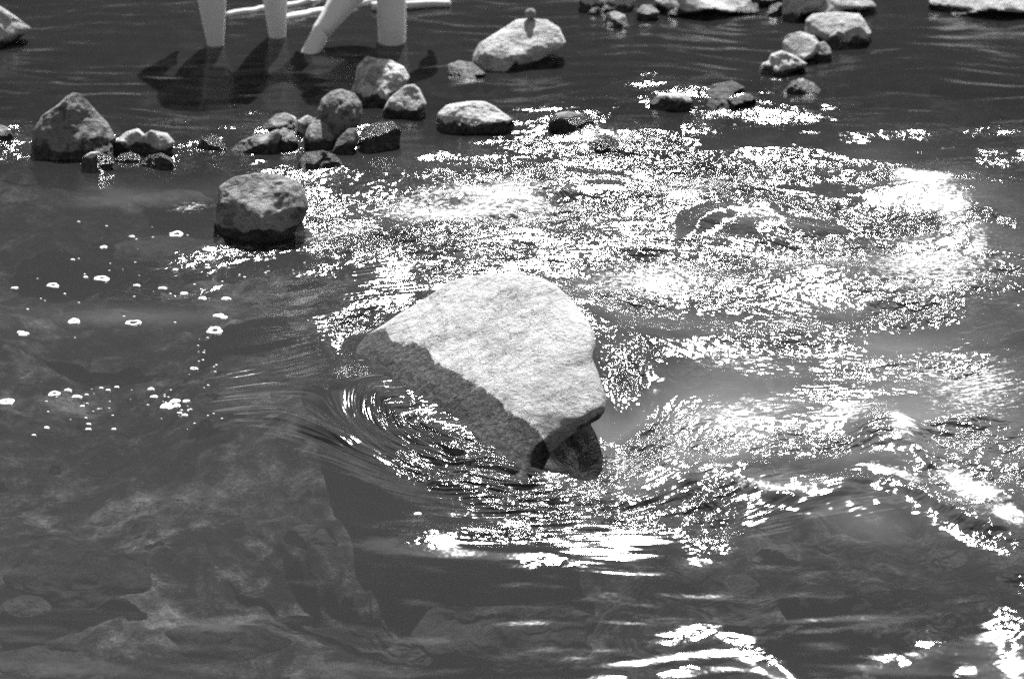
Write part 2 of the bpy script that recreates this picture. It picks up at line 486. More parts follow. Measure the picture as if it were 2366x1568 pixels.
Zw += ridge([(560, 930), (760, 1010), (950, 1100), (1150, 1165), (1400, 1200)], .010, .05, .05, .2)
Zw += swell([(1550, 545), (1620, 515), (1690, 490), (1780, 500), (1860, 530)], .036, .08, .10, .3, .5)
Zw += hump(1790, 540, .16, .10, .025) + hump(2150, 440, .18, .13, .05) + hump(2230, 520, .14, .14, .035)
Zw += swell([(1960, 1030), (2050, 1000), (2110, 1030), (2170, 1100), (2260, 1160), (2400, 1200)], .008, .06, .09, .2, .6)
Zw += hump(2060, 1010, .07, .09, .03) + hump(1880, 640, .15, .09, .025) + hump(1680, 780, .2, .08, .02)
Zw += swell([(1530, 1530), (1600, 1475), (1680, 1470), (1760, 1500), (1830, 1560), (1900, 1610)], .003, .05, .07, .3, .6)
Zw += hump(2160, 1500, .10, .05, .008, 10) + hump(2350, 1440, .09, .17, .020) + hump(2100, 1400, .14, .08, .003)
# smooth swells that throw the sun straight back
Zw += hump(965, 1240, .10, .055, .0118) + hump(1150, 1228, .08, .030, .0050) + hump(1225, 1275, .10, .028, .0048)
Zw += hump(520, 1425, .05, .03, .0042) + hump(640, 500, .10, .02, .006) + hump(960, 570, .16, .035, .010)
Zw += ridge([(480, 470), (540, 510), (620, 540), (720, 550)], .012, .03, .03, .2)
Zw += ridge([(590, 950), (680, 980), (760, 1020), (840, 1040)], .007, .018, .02, .2)
Zw += hump(1400, 1075, .22, .07, -.012) + hump(1450, 930, .10, .12, -.015)
Zw *= fade

FOAM_GLITTER = [(.46, 1790, 1128, 170, 16, 6), (.46, 2090, 1105, 90, 16, 20), (.40, 1650, 1085, 80, 14, -8), (.45, 2160, 470, 130, 60, 20), (.62, 2130, 430, 90, 34, 5), (.5, 2200, 500, 60, 60, 0), (.45, 2060, 470, 70, 26, 0), (.42, 2260, 570, 40, 60, 0),
        (.55, 2080, 1000, 50, 40, 30), (.60, 2240, 1130, 110, 40, 28), (.55, 2330, 1200, 70, 30, 10), (.42, 2150, 620, 260, 130, 0), (.40, 1500, 650, 280, 80, 0), (.40, 2250, 900, 180, 120, 0), (.36, 1400, 320, 200, 40, 5), (.42, 1950, 960, 160, 40, -5),
        (.38, 1700, 960, 230, 60, -8), (.34, 2180, 860, 220, 90, 0), (.50, 1100, 470, 330, 60, 0), (.34, 820, 515, 110, 24, -8),  # upper middle patch puts the white of dense sun glitter into the colour
        (.36, 1640, 430, 200, 50, 0), (.30, 1900, 620, 420, 120, 0), (.36, 1680, 820, 150, 50, 12), (.40, 1100, 1000, 60, 40, 45),
        (.36, 1280, 1110, 60, 24, 0), (.36, 1440, 1060, 110, 40, 0), (.34, 1760, 515, 140, 30, 10), (.30, 1330, 270, 60, 20, 0),
        (.34, 760, 545, 120, 14, 0), (.36, 440, 480, 70, 20, -5), (.30, 1060, 620, 90, 30, -18)]
foam = np.clip(field(FOAM_GLITTER, 0) * 1.25, 0, .95)
CLOUDY = [(.7, 1680, 970, 300, 120, -8), (.55, 2150, 930, 320, 190, 0), (.35, 1800, 620, 560, 190, 0), (.45, 2150, 460, 200, 100, 10),
          (.4, 2180, 1080, 200, 110, 25), (.35, 1100, 470, 360, 80, 0), (.3, 1480, 1080, 220, 80, 0), (.45, 1750, 1110, 260, 26, 6),
          (.22, 370, 450, 160, 24, -4), (.2, 1050, 1050, 160, 60, 30), (.22, 1990, 1180, 120, 60, 20), (.18, 250, 730, 260, 24, 0)]
cloud = field(CLOUDY, 0) * np.clip(.8 + .5 * fbm(np.stack([FU * 3, FV * 6, 0 * FU], -1), 3, 55), .1, 1.4)
STREAK = [(1.0, 960, 1010, 260, 80, 30, 3), (1.0, 1120, 1110, 300, 70, 22, 3), (.8, 700, 960, 190, 60, 20, 3), (.7, 1500, 1190, 330, 50, -4, 3), (.5, 1650, 560, 300, 60, 0, 3),
          (.8, 1040, 1040, 110, 110, 40, 3), (.45, 1060, 600, 240, 50, -10, 3), (.5, 1750, 1120, 330, 40, 5, 3)]
streak = field(STREAK, 0)
Zw += sample(wave_tile(9, 2.4, .018, .07, 6.5, power=.7), 2.4, FU, FV) * streak * .30 * (.6 + .8 * np.clip(breakup - .3, 0, 1)) * fade
Zw += sample(wave_tile(12, 2.4, .05, .16, 5.5, power=.8), 2.4, FU, FV) * streak * .13 * fade
chop_attr = np.clip(small * 1.9 + .030 - .018 * smooth(1050, 1250, PY), 0, 1) * fade

murk = .52 + .04 * smooth(1050, 1250, PY) + .34 * smooth(420, 120, PY) - .10 * blob(PX, PY, 1500, 1450, 1500, 170, 0, 3)
def water_h(px, py):
    """height of the built surface under a pixel"""
    p = at(px, py)
    i = np.argmin(np.abs(yy - p[1])); j = np.argmin(np.abs(uu - p[0] / max(yy[i], 2.3)))
    return float(Zw[i, j])

water = mesh_obj('river_water', np.stack([Xw, Yw, Zw], -1).reshape(-1, 3), grid_faces(len(yy), len(uu)), M_WATER,
                 attrs={'flow': np.stack([FU, FV, 0 * FU], -1).reshape(-1, 3), 'chop': chop_attr.ravel(), 'streak': streak.ravel(), 'silt': (.022 - .014 * smooth(600, 200, PY) - .001 * smooth(1050, 1250, PY)).ravel(), 'murk': murk.ravel(), 'foam': foam.ravel(), 'cloud': cloud.ravel()})
tag(water, 'rippling river water with white glitter', kind='structure')

# ------------------------------------------------------------------ rocks
def radius_fn(poly, c):
    """distance from c to the outline for each angle"""
    P = np.array(poly, float) - c
    ang = np.linspace(-math.pi, math.pi, 721)
    D = np.stack([np.cos(ang), np.sin(ang)], -1)
    R = np.zeros(len(ang))
    for i in range(len(P)):
        a, b = P[i], P[(i + 1) % len(P)]
        e = b - a
        den = D[:, 0] * e[1] - D[:, 1] * e[0]
        den = np.where(np.abs(den) < 1e-9, 1e-9, den)
        t = (a[0] * e[1] - a[1] * e[0]) / den
        s = (a[0] * D[:, 1] - a[1] * D[:, 0]) / den
        ok = (t > 0) & (s >= -1e-6) & (s <= 1 + 1e-6)
        R = np.where(ok & (t > R), t, R)
    k = np.array([1, 2, 3, 2, 1.]); k /= k.sum()
    Rp = np.concatenate([R[-3:-1], R, R[1:3]])
    R = np.convolve(Rp, k, 'valid')
    return lambda phi: np.interp(phi, ang, R)

TONE = .88
def rock(label, outline, tone=.42, mottle=.5, foot=None, lean=32, thick=.8, planes=(), seed=1, sub=5, wet_h=.018, wet_fn=None,
         sink=.5, rough=.03, name='rock', cat='rock', gloss=.6, group=None, z0=0.0, spread=.02, q=.8, nplanes=4, closed=False, sculpt=None, plane3=None):
    """outline: the rock's edge from its left waterline over the top to its right waterline (measured in the photograph);
    it stands with its foot on the water plane at pixel `foot`; the part under water is added."""
    P = [tuple(map(float, p)) for p in outline]
    if not closed and max(p[0] for p in P) - min(p[0] for p in P) < 100:
        mx = sum(p[0] for p in P) / len(P); by_ = max(p[1] for p in P)
        P = [(mx + (p[0] - mx) * 1.08, by_ + (p[1] - by_) * 1.06) for p in P]
    xs = [p[0] for p in P]; ys = [p[1] for p in P]
    w = max(xs) - min(xs); h = max(ys) - min(ys)
    if foot is None: foot = (sum(xs) / len(xs), max(ys))
    A = at(foot[0], foot[1], z0)
    dist = np.linalg.norm(A - EYE)
    mpp = dist / FPX
    T = thick * w * mpp * .5
    le = math.radians(lean)
    n = np.array([0, -math.cos(le), math.sin(le)])
    back = np.array([0, 1.0, 0]) * T * .2
    O = A + back
    if plane3 is not None:
        a3, b3, c3 = [at(q_[0], q_[1], q_[2]) for q_ in plane3]
        n = np.cross(b3 - a3, c3 - a3); n /= np.linalg.norm(n)
        if n[1] > 0: n = -n
        dm = ray(sum(xs) / len(xs), sum(ys) / len(ys)); O = EYE + dm * (((a3 - EYE) @ n) / (dm @ n)) + np.array([0, .06, -.03])
    if not closed:
        s = sink * min(w, 260)
        xl, yl = P[0]; xr, yr = P[-1]; e = spread * w
        P += [(xr + e, yr + s * .45), (xr - w * .1, yr + s * .85), ((xl + xr) / 2, max(yl, yr) + s), (xl + w * .1, yl + s * .85), (xl - e, yl + s * .45)]
    c = np.array([(min(p[0] for p in P) + max(p[0] for p in P)) / 2, (min(p[1] for p in P) + max(p[1] for p in P)) / 2])
    if not closed: c[1] = min(ys) + .62 * h + .1 * w
    rf = radius_fn(P, c)
    v, f = ico(sub)
    a, b, d = v[:, 0], v[:, 2], -v[:, 1]          # right, up, towards the camera
    s = np.hypot(a, b); phi = np.arctan2(-b, a)
    R = rf(phi)
    rr = random.Random(seed)
    # depth profile: rounded, then cut by a few flat faces
    dep = np.sign(d) * np.abs(d) ** q
    gx, gy = a, b
    pl = list(planes)
    for k in range(nplanes if not planes else 0):
        th = rr.uniform(0, 2 * math.pi); m = rr.uniform(.25, .8)
        pl.append((math.cos(th) * m, math.sin(th) * m, rr.uniform(.62, .92)))
    for (nx, ny, dd) in pl:
        lim = (dd - nx * gx - ny * gy)
        over = np.maximum(dep - lim, 0)
        dep = np.where(d > -.2, dep - over * .85, dep)
    px = c[0] + R * np.cos(phi) * s; py = c[1] + R * np.sin(phi) * s
    dr = ray(px, py)
    t = ((O - EYE) @ n) / (dr @ n)
    Q = EYE + dr * t[:, None]
    cr = (EYE - O); cr /= np.linalg.norm(cr)
    Q = Q + cr * (dep * T)[:, None]
    if sculpt is not None: Q = sculpt(Q, px, py, d, T)
    # surface relief
    sz = w * mpp
    e1 = fbm(Q / sz * 3.0 + seed * 3.1, 4, seed, .5); e2 = np.abs(fbm(Q / sz * 8.0 + seed, 3, seed + 9, .55))
    nr = Q - O; nr /= np.linalg.norm(nr, axis=1)[:, None] + 1e-9
    dirn = cr * .75 + nr * .25
    Q = Q + dirn * ((e1 * .6 - e2 * .5) * rough * sz * smooth(-.1, .5, d))[:, None] + nr * (e1 * rough * .35 * sz)[:, None]
    if wet_fn is not None: wet = wet_fn(Q, px, py)
    else: wet = smooth(wet_h + .03, wet_h - .015, Q[:, 2] + .012 * vnoise(Q * 25, 3)) * 1.0
    base = Q.mean(0); 
    o = mesh_obj(name, Q - base, f, M_ROCK, attrs={'wet': wet})
    o.location = base
    o['tone'] = float(tone) * TONE; o['mottle'] = float(mottle); o['gloss'] = float(gloss)
    tag(o, label, cat, group)
    return o

# the big boulder in the middle
MAIN = [(790, 815), (845, 775), (888, 750), (925, 724), (962, 702), (1000, 678), (1035, 652), (1080, 638), (1140, 632), (1200, 634), (1250, 643), (1288, 664),
        (1325, 700), (1355, 735), (1371, 770), (1374, 800), (1368, 832), (1384, 870), (1398, 915), (1399, 945), (1385, 968), (1340, 990),
        (1300, 1018), (1270, 1052), (1250, 1095), (1240, 1125), (1232, 1180), (1130, 1220), (960, 1190), (800, 1090), (700, 980), (700, 880)]
WETLINE = [(700, 770), (860, 766), (892, 756), (905, 790), (950, 792), (985, 800), (1005, 838), (1060, 862), (1090, 885), (1150, 915), (1170, 948), (1205, 965), (1238, 985),
           (1270, 1040), (1300, 1030), (1340, 985), (1372, 962), (1420, 945)]
def main_wet(Q, px, py):
    fx, fy = proj(Q[:, 0], Q[:, 1], Q[:, 2])
    v = .5 + (fy - np.interp(fx, [p[0] for p in WETLINE], [p[1] for p in WETLINE])) / 45.0
    return np.clip(v, 0, 1)
def main_sculpt(Q, px, py, d, T):
    fr = smooth(-.1, .4, d)
    cr = np.array([0, -.9, .43])
    # undercut below the right shoulder, cheek hollow, weathered pits near the right edge
    und = smooth(-25, 35, (py - (945 - .62 * (px - 1400)))) * smooth(1200, 1270, px)
    Q = Q - cr * (und * .06 * fr)[:, None]
    for (cx, cy, rx, ry, a) in ((1292, 688, 16, 9, .020), (1305, 712, 12, 8, .014), (1330, 735, 14, 9, .012), (1340, 850, 20, 12, .012), (1345, 800, 12, 26, .012),
                                (1325, 900, 30, 16, -.010), (1210, 880, 50, 30, -.014), (1160, 945, 16, 30, .016), (1100, 760, 130, 60, -.012)):
        Q = Q - cr * (.6 * a * np.exp(-((px - cx) / rx) ** 2 - ((py - cy) / ry) ** 2) * fr)[:, None]
    return Q
boulder = rock('large pale boulder in the middle with a dark wet band along its lower left side', MAIN, tone=.37, mottle=.35, foot=(1160, 985), thick=.44, plane3=((820, 812, -.02), (1240, 1128, -.005), (1190, 632, .185)),
     planes=((-.5, -.25, .95), (.05, .7, 1.0)), seed=5, sub=7, rough=.012, closed=True, wet_fn=main_wet, sculpt=main_sculpt, name='boulder', cat='boulder', q=.6, gloss=.15)

ROCKS = [
 ('pale sloping boulder cut by the left edge at the top', [(-60, 120), (-50, 5), (0, 15), (30, 35), (72, 66), (60, 80), (34, 96), (0, 112)], dict(tone=.43, mottle=.3, foot=(0, 105), seed=2)),
 ('big dark triangular boulder standing in the water at the left', [(72, 345), (80, 302), (98, 266), (135, 240), (152, 222), (168, 213), (186, 216), (215, 248), (250, 285), (268, 318), (262, 338)],
     dict(tone=.18, mottle=.8, foot=(165, 352), lean=25, seed=3, sub=6, planes=((.5, .45, .72), (-.45, .2, .75), (0, -.2, .8)), rough=.03)),
 ('small rounded rock cut by the left edge beside the triangular boulder', [(-30, 322), (-20, 296), (0, 290), (15, 296), (28, 312), (24, 322)], dict(tone=.3, seed=4)),
 ('sharp wedge of pale rock leaning against the foot of the triangular boulder', [(238, 350), (268, 326), (292, 308), (318, 300), (332, 314), (334, 344)], dict(tone=.42, mottle=.2, seed=5)),
 ('squat pale rock with glitter on it just right of the sharp wedge', [(326, 356), (332, 316), (350, 303), (384, 310), (401, 330), (396, 352)], dict(tone=.34, mottle=.3, seed=6, gloss=1)),
 ('shining wet round stone in front of the triangular boulder', [(190, 388), (194, 364), (210, 354), (226, 352), (250, 361), (262, 378), (252, 392)], dict(tone=.42, seed=7, wet_h=.035, gloss=1, rough=.01)),
 ('small shining wet stone right of the round one', [(268, 370), (280, 357), (300, 352), (320, 358), (326, 370)], dict(tone=.42, seed=8, wet_h=.03, gloss=1)),
 ('low black wet stone below the squat pale rock', [(326, 380), (345, 360), (372, 355), (395, 366), (402, 380)], dict(tone=.1, seed=9, wet_h=.1, gloss=.8)),
 ('half drowned stone amid glitter left of the dark slab', [(452, 342), (468, 320), (492, 312), (514, 324), (522, 342)], dict(tone=.34, seed=10, wet_h=.04, gloss=1)),
 ('long low dark slab slanting into the water', [(530, 350), (556, 326), (590, 312), (625, 306), (642, 298), (652, 312), (646, 334)], dict(tone=.28, seed=11, foot=(600, 346))),
 ('humped grey rock behind the long dark slab', [(602, 302), (618, 282), (638, 266), (660, 262), (680, 272), (692, 292), (688, 304)], dict(tone=.4, seed=12, foot=(645, 304))),
 ('small egg shaped stone in front of the humped grey rock', [(630, 332), (638, 308), (656, 297), (674, 305), (688, 328), (680, 336)], dict(tone=.34, seed=13, foot=(658, 340))),
 ('rounded grey stone left of the twin stones under the dark ball', [(684, 308), (690, 280), (708, 268), (728, 275), (738, 302)], dict(tone=.32, seed=14, foot=(710, 318))),
 ('smooth dark rounded stone between the ball shaped rock and the egg shaped stone', [(706, 318), (716, 292), (737, 280), (760, 290), (775, 316), (770, 334)], dict(tone=.28, seed=15, foot=(742, 340))),
 ('dark ball shaped rock perched on the smaller stones', [(740, 280), (738, 258), (746, 234), (766, 217), (790, 212), (818, 221), (832, 242), (833, 270), (824, 296), (800, 322)], dict(tone=.16, mottle=.7, seed=16, foot=(790, 325), lean=25, sink=.5, spread=-.2, sub=6, nplanes=0, q=.95, thick=1.05, rough=.04)),
 ('dark upright stone at the foot of the ball shaped rock', [(772, 346), (782, 322), (806, 299), (824, 299), (824, 325), (816, 346)], dict(tone=.26, seed=17, foot=(798, 350))),
 ('rugged grey boulder with a cracked face below the standing leg', [(808, 220), (818, 188), (824, 152), (848, 130), (872, 136), (902, 139), (934, 155), (948, 180), (936, 202), (905, 222)],
     dict(tone=.55, mottle=.6, seed=18, foot=(870, 234), lean=32, sub=6, rough=.035)),
 ('brown grey rock tucked against the right of the cracked boulder', [(884, 256), (900, 226), (934, 199), (956, 195), (970, 206), (986, 240), (978, 262)], dict(tone=.38, mottle=.6, seed=19, foot=(935, 268))),
 ('flat wet rock with glitter on its top', [(828, 332), (842, 297), (872, 286), (905, 282), (925, 300), (920, 330)], dict(tone=.16, seed=20, wet_h=.1, gloss=1, foot=(870, 342), lean=40)),
 ('long low pale rock shaped like a loaf', [(1008, 290), (1011, 262), (1030, 243), (1080, 234), (1120, 236), (1146, 250), (1188, 277), (1170, 290)], dict(tone=.42, mottle=.15, seed=21, foot=(1090, 293), lean=25, sub=6, wet_h=.02)),
 ('big pale sloping boulder carrying a pebble on top', [(1094, 128), (1106, 101), (1150, 76), (1194, 46), (1225, 42), (1266, 46), (1291, 66), (1308, 100), (1290, 116), (1245, 140), (1200, 152), (1150, 140)],
     dict(tone=.42, mottle=.35, seed=22, foot=(1200, 150), lean=35, sub=6, sink=.4, rough=.03, wet_h=-.02)),
 ('dark boulder with a shining wet crown midway on the left', [(500, 468), (508, 432), (540, 410), (590, 397), (642, 400), (690, 415), (706, 442), (712, 482), (698, 512), (680, 534)],
     dict(tone=.25, mottle=.6, seed=23, foot=(620, 535), lean=14, thick=1.1, sub=6, rough=.03, planes=((0, .8, .75), (.3, -.1, .8), (-.35, 0, .8)))),
 ('low wet rock behind the glitter right of the loaf shaped rock', [(1268, 278), (1282, 263), (1310, 258), (1350, 262), (1374, 277), (1366, 296)], dict(tone=.24, seed=24, gloss=1, wet_h=.04, foot=(1320, 298))),
 ('small wet tip of rock breaking the glitter', [(1376, 332), (1384, 316), (1400, 309), (1422, 322), (1434, 342)], dict(tone=.22, seed=25, gloss=1, wet_h=.1)),
 ('low pale rock alone in the dark calm water', [(1500, 240), (1520, 219), (1558, 212), (1588, 219), (1604, 238), (1580, 246)], dict(tone=.42, mottle=.1, seed=26, foot=(1550, 246), lean=35)),
 ('small pale cap of rock in front of the stacked stones', [(1818, 206), (1832, 188), (1855, 182), (1878, 192), (1890, 204)], dict(tone=.42, mottle=.1, seed=27, sink=.7, spread=.3, foot=(1855, 206))),
 ('jagged pale stone at the front of the stacked group', [(1756, 158), (1762, 146), (1775, 141), (1780, 126), (1805, 116), (1832, 125), (1868, 148), (1850, 160), (1822, 172)], dict(tone=.43, mottle=.3, seed=28, foot=(1812, 170), lean=30, rough=.05)),
 ('smooth white stone on top of the stacked group', [(1810, 122), (1812, 100), (1830, 86), (1858, 84), (1890, 100), (1886, 122), (1862, 142)], dict(tone=.46, mottle=0, seed=29, foot=(1850, 146), rough=.01)),
 ('grey stone hidden behind the smooth white stone', [(1813, 95), (1822, 81), (1850, 75), (1880, 84), (1892, 102)], dict(tone=.3, seed=30, foot=(1852, 118))),
 ('leaning grey stone at the right of the smooth white stone', [(1882, 128), (1890, 102), (1905, 98), (1917, 112), (1922, 138)], dict(tone=.32, seed=31, foot=(1902, 142))),
 ('small upright stone below the big shore boulder', [(1912, 108), (1918, 86), (1935, 69), (1950, 78), (1958, 102)], dict(tone=.34, seed=32, foot=(1936, 112), wet_h=.03)),
 ('big rounded shore boulder reaching down to the small upright stone', [(1862, 46), (1876, 33), (1930, 28), (1986, 31), (2000, 50), (2015, 76), (2010, 98), (1988, 108), (1955, 96), (1925, 74)], dict(tone=.36, mottle=.2, seed=33, foot=(1960, 100), lean=40, sub=6)),
 ('broad pale boulder at the tip of the stony spit', [(1850, 32), (1850, -20), (1870, -60), (1960, -70), (2008, -4), (2027, 18), (2005, 28), (1950, 36)], dict(tone=.42, mottle=.2, seed=34, foot=(1940, 34), lean=45, sub=6)),
 ('pale knobbly boulder left of the broad one on the spit', [(1808, 47), (1812, 0), (1820, -50), (1895, -50), (1905, 0), (1895, 18), (1862, 32), (1830, 48)], dict(tone=.40, mottle=.25, seed=35, foot=(1845, 45), lean=40, rough=.04)),
 ('small grey stone between the flat slab and the knobbly boulder', [(1773, 34), (1782, 14), (1800, 8), (1816, 16), (1820, 34)], dict(tone=.3, seed=36)),
 ('long flat pale slab along the far shore', [(1515, -10), (1540, -60), (1700, -70), (1735, 5), (1758, 28), (1738, 38), (1690, 31), (1620, 18), (1560, 5)], dict(tone=.44, mottle=.15, seed=37, foot=(1660, 28), lean=60, sub=6, closed=False, sink=.15)),
 ('pale ledge running out of the frame between slab and knobbly boulder', [(1690, 8), (1720, -40), (1810, -50), (1830, -10), (1800, 14), (1745, 12)], dict(tone=.40, seed=38, foot=(1765, 10), lean=50)),
 ('pale block at the top edge right of the boulder with the pebble', [(1337, 8), (1340, -50), (1462, -55), (1466, 18), (1458, 45), (1425, 28), (1375, 16)], dict(tone=.42, mottle=.2, seed=39, foot=(1405, 22), lean=25)),
 ('wet capped stone at the foot of the pale block', [(1396, 58), (1402, 34), (1420, 27), (1442, 36), (1452, 60)], dict(tone=.38, seed=40, foot=(1424, 62), wet_h=.02)),
 ('small pale stone near the left corner of the pale block', [(1358, 32), (1368, 20), (1382, 18), (1390, 32)], dict(tone=.34, seed=41, foot=(1374, 34))),
 ('low curved stone between the pale block and the flat slab', [(1474, 28), (1484, 14), (1505, 14), (1521, 30), (1518, 44), (1496, 46)], dict(tone=.36, seed=42, foot=(1500, 46))),
 ('pale rock ledge at the top right corner', [(2150, -8), (2200, -80), (2460, -90), (2470, 40), (2366, 34), (2290, 24), (2210, 6)], dict(tone=.44, mottle=.15, seed=43, foot=(2320, 28), lean=62, sub=6, sink=.15)),
 ('flat wet plate of rock left of the boulder with the pebble', [(1040, 150), (1062, 142), (1090, 146), (1122, 172), (1100, 178)], dict(tone=.3, seed=44, wet_h=.01, lean=60, foot=(1085, 176))),
 ('dark crusty rock just awash between the two lone pale rocks', [(1636, 210), (1650, 196), (1690, 188), (1722, 204), (1700, 212)], dict(tone=.2, seed=45, wet_h=.1, gloss=.4, lean=50, foot=(1680, 214))),
 ('dark flat rock awash right of the low lone rock', [(1632, 238), (1648, 222), (1690, 226), (1730, 216), (1750, 230), (1700, 244)], dict(tone=.2, seed=46, wet_h=.1, gloss=.4, lean=55, foot=(1690, 244))),
 ('black wet stone with water sliding over it below the twin stones', [(690, 372), (706, 352), (745, 348), (775, 358), (790, 375)], dict(tone=.08, seed=47, wet_h=.2, gloss=.6, foot=(740, 380), lean=30)),
]
for (lab, out, kw) in ROCKS:
    rock(lab, out, **kw)

# pebble lying on the big sloping boulder
def top_at(px, py, near):
    """point of an object's mesh that shows nearest this pixel, on the side of the camera"""
    me = near.data; n = len(me.vertices)
    co = np.empty(n * 3, np.float32); me.vertices.foreach_get('co', co); co = co.reshape(-1, 3) + np.array(near.location)
    a, b = proj(co[:, 0], co[:, 1], co[:, 2])
    i = np.argmin((a - px) ** 2 + (b - py) ** 2)
    return co[i]
host = [o for o in COL.objects if o.get('label', '').startswith('big pale sloping boulder carrying')][0]
tp = top_at(1226, 46, host)
v, f = ico(4)
pv = v * np.array([.019, .019, .020]) * (1 + .08 * vnoise(v * 2.2, 8))[:, None]
peb = mesh_obj('pebble', pv, f, M_ROCK, attrs={'wet': np.zeros(len(v))})
peb.location = (tp[0], tp[1] + .004, tp[2] + .020); peb['tone'] = .25; peb['mottle'] = .2; peb['gloss'] = .3
tag(peb, 'small rounded pebble balanced on top of the big pale sloping boulder', 'pebble')

# stones wholly under water
SUNK = [
 ('light stone lying under water at the lower right', (1795, 1285), (62, 26), .7), ('rounded light stone under water left of the larger sunken one', (1712, 1352), (44, 27), .55),
 ('light stone under water below the end of the foam line', (2190, 1292), (50, 26), .6), ('sunken stone dimly seen near the right edge', (2275, 1215), (34, 16), .3),
 ('mossy hump of rock under water left of the large boulder', (640, 890), (170, 78), .22), ('mossy sunken rock at the tail of the mossy hump', (520, 950), (90, 48), .3),
 ('broad pale rock under water at the lower left', (180, 1330), (160, 70), .2), ('sunken rock under the glints at the bottom right', (1640, 1500), (130, 60), .36),
 ('sunken weedy rock under the bottom middle', (1150, 1470), (230, 80), .2), ('pale sunken rock beside the left foam rings', (250, 740), (130, 26), .26),
 ('sunken stone left of the boulder with the shining crown', (390, 462), (100, 22), .42), ('sunken rock under the curve of the bottom right swell', (1900, 1400), (110, 50), .24),
 ('small light stone under water at the far lower left', (60, 1400), (60, 24), .3), ('dim rounded stone under water in the lower middle', (720, 1240), (60, 30), .25),
 ('sunken boulder just upstream of the loaf shaped rock', (960, 345), (70, 22), .3), ('pale sunken slab added in place of a pale reflection by the standing leg', (1020, 110), (44, 52), .6),  # the pale slab stands in for a reflection on the water
 ('sunken stone cluster left of the pale block', (1330, 62), (52, 18), .3), ('sunken shoulder of rock below the capped stone', (1435, 84), (40, 20), .34),
 ('submerged flank of the small pale cap of rock', (1860, 222), (55, 20), .3), ('light sunken stone in front of the low lone rock', (1590, 262), (36, 22), .34),
 ('crusty sunken rock between the cracked boulder and the sloping one', (1000, 165), (60, 22), .3), ('broad sunken rock in the middle of the left pool', (370, 580), (110, 34), .26),
 ('sunken rock in the wake behind the small wet tip', (1330, 345), (70, 24), .3),
 ('low sunken boulder at the bottom left corner', (110, 1530), (130, 44), .26), ('weedy sunken rock near the bottom edge', (520, 1480), (140, 44), .18),
]
for k, (lab, (cx, cy), (rx, ry), tn) in enumerate(SUNK):
    rr = random.Random(100 + k)
    out = []
    for i in range(14):
        th = 2 * math.pi * i / 14
        m = 1 + rr.uniform(-.16, .16)
        out.append((cx + rx * m * math.cos(th), cy + ry * m * math.sin(th)))
    rock(lab, out, tone=tn * 1.0, mottle=.6, foot=(cx, cy), z0=-.09 if k in (0, 1, 2, 3) else -.17, lean=74, thick=.22, closed=True, seed=100 + k, sub=5, wet_fn=lambda Q, px, py: np.full(len(Q), .30), rough=.06, name='sunken_rock', cat='sunken rock')

# ------------------------------------------------------------------ driftwood behind the legs
def tube(name, pts, radii, mat, parent=None, seg=10):
    pts = [Vector(p) for p in pts]; V = []; F = []
    for i, p in enumerate(pts):
        d = (pts[min(i + 1, len(pts) - 1)] - pts[max(i - 1, 0)]).normalized()
        a = d.orthogonal().normalized(); b = d.cross(a)
        for k in range(seg):
            th = 2 * math.pi * k / seg
            V.append(p + (a * math.cos(th) + b * math.sin(th)) * radii[i])
    for i in range(len(pts) - 1):
        for k in range(seg):
            F.append((i * seg + k, i * seg + (k + 1) % seg, (i + 1) * seg + (k + 1) % seg, (i + 1) * seg + k))
    n = len(V); V += [pts[0], pts[-1]]
    for k in range(seg):
        F.append((n, (k + 1) % seg, k, k)); F.append((n + 1, n - seg + k, n - seg + (k + 1) % seg, n - seg + (k + 1) % seg))
    me = bpy.data.meshes.new(name)
    me.from_pydata([tuple(q) for q in V], [], [t if len(set(t)) == 4 else tuple(dict.fromkeys(t)) for t in F]); me.update()
    for p_ in me.polygons: p_.use_smooth = True
    me.materials.append(mat)
    o = bpy.data.objects.new(name, me); COL.objects.link(o)
    if parent: o.parent = parent
    return o

def wood(label, pix, z, r0, r1, seed):
    rr = random.Random(seed)
    P = [at(x, y, z) for x, y in pix]
    pts = []; rad = []
    for i in range(len(P) - 1):
        for s in range(8):
            t = s / 8
            q = P[i] * (1 - t) + P[i + 1] * t
            pts.append((q[0], q[1] + .006 * math.sin(i * 2 + s * .5 + seed), q[2] + .004 * math.sin(i + s * .4)))
            T_ = (i + t) / (len(P) - 1); rad.append((r0 * (1 - T_) + r1 * T_) * rr.uniform(.97, 1.03))
    pts.append(tuple(P[-1])); rad.append(r1)
    o = tube('driftwood_pole', pts, rad, M_WOOD)
    tag(o, label, 'driftwood')
wood('thin bleached driftwood pole slanting behind the two left legs', [(520, 38), (600, 24), (700, 8), (790, -12)], .0, .012, .014, 1)
wood('thicker bleached driftwood pole lying behind the stepping leg', [(640, 52), (720, 34), (800, 22), (900, -14)], -.006, .02, .016, 2)
wood('straight bleached pole reaching right from behind the standing leg', [(860, 16), (950, 13), (1040, 8)], .012, .018, .013, 3)

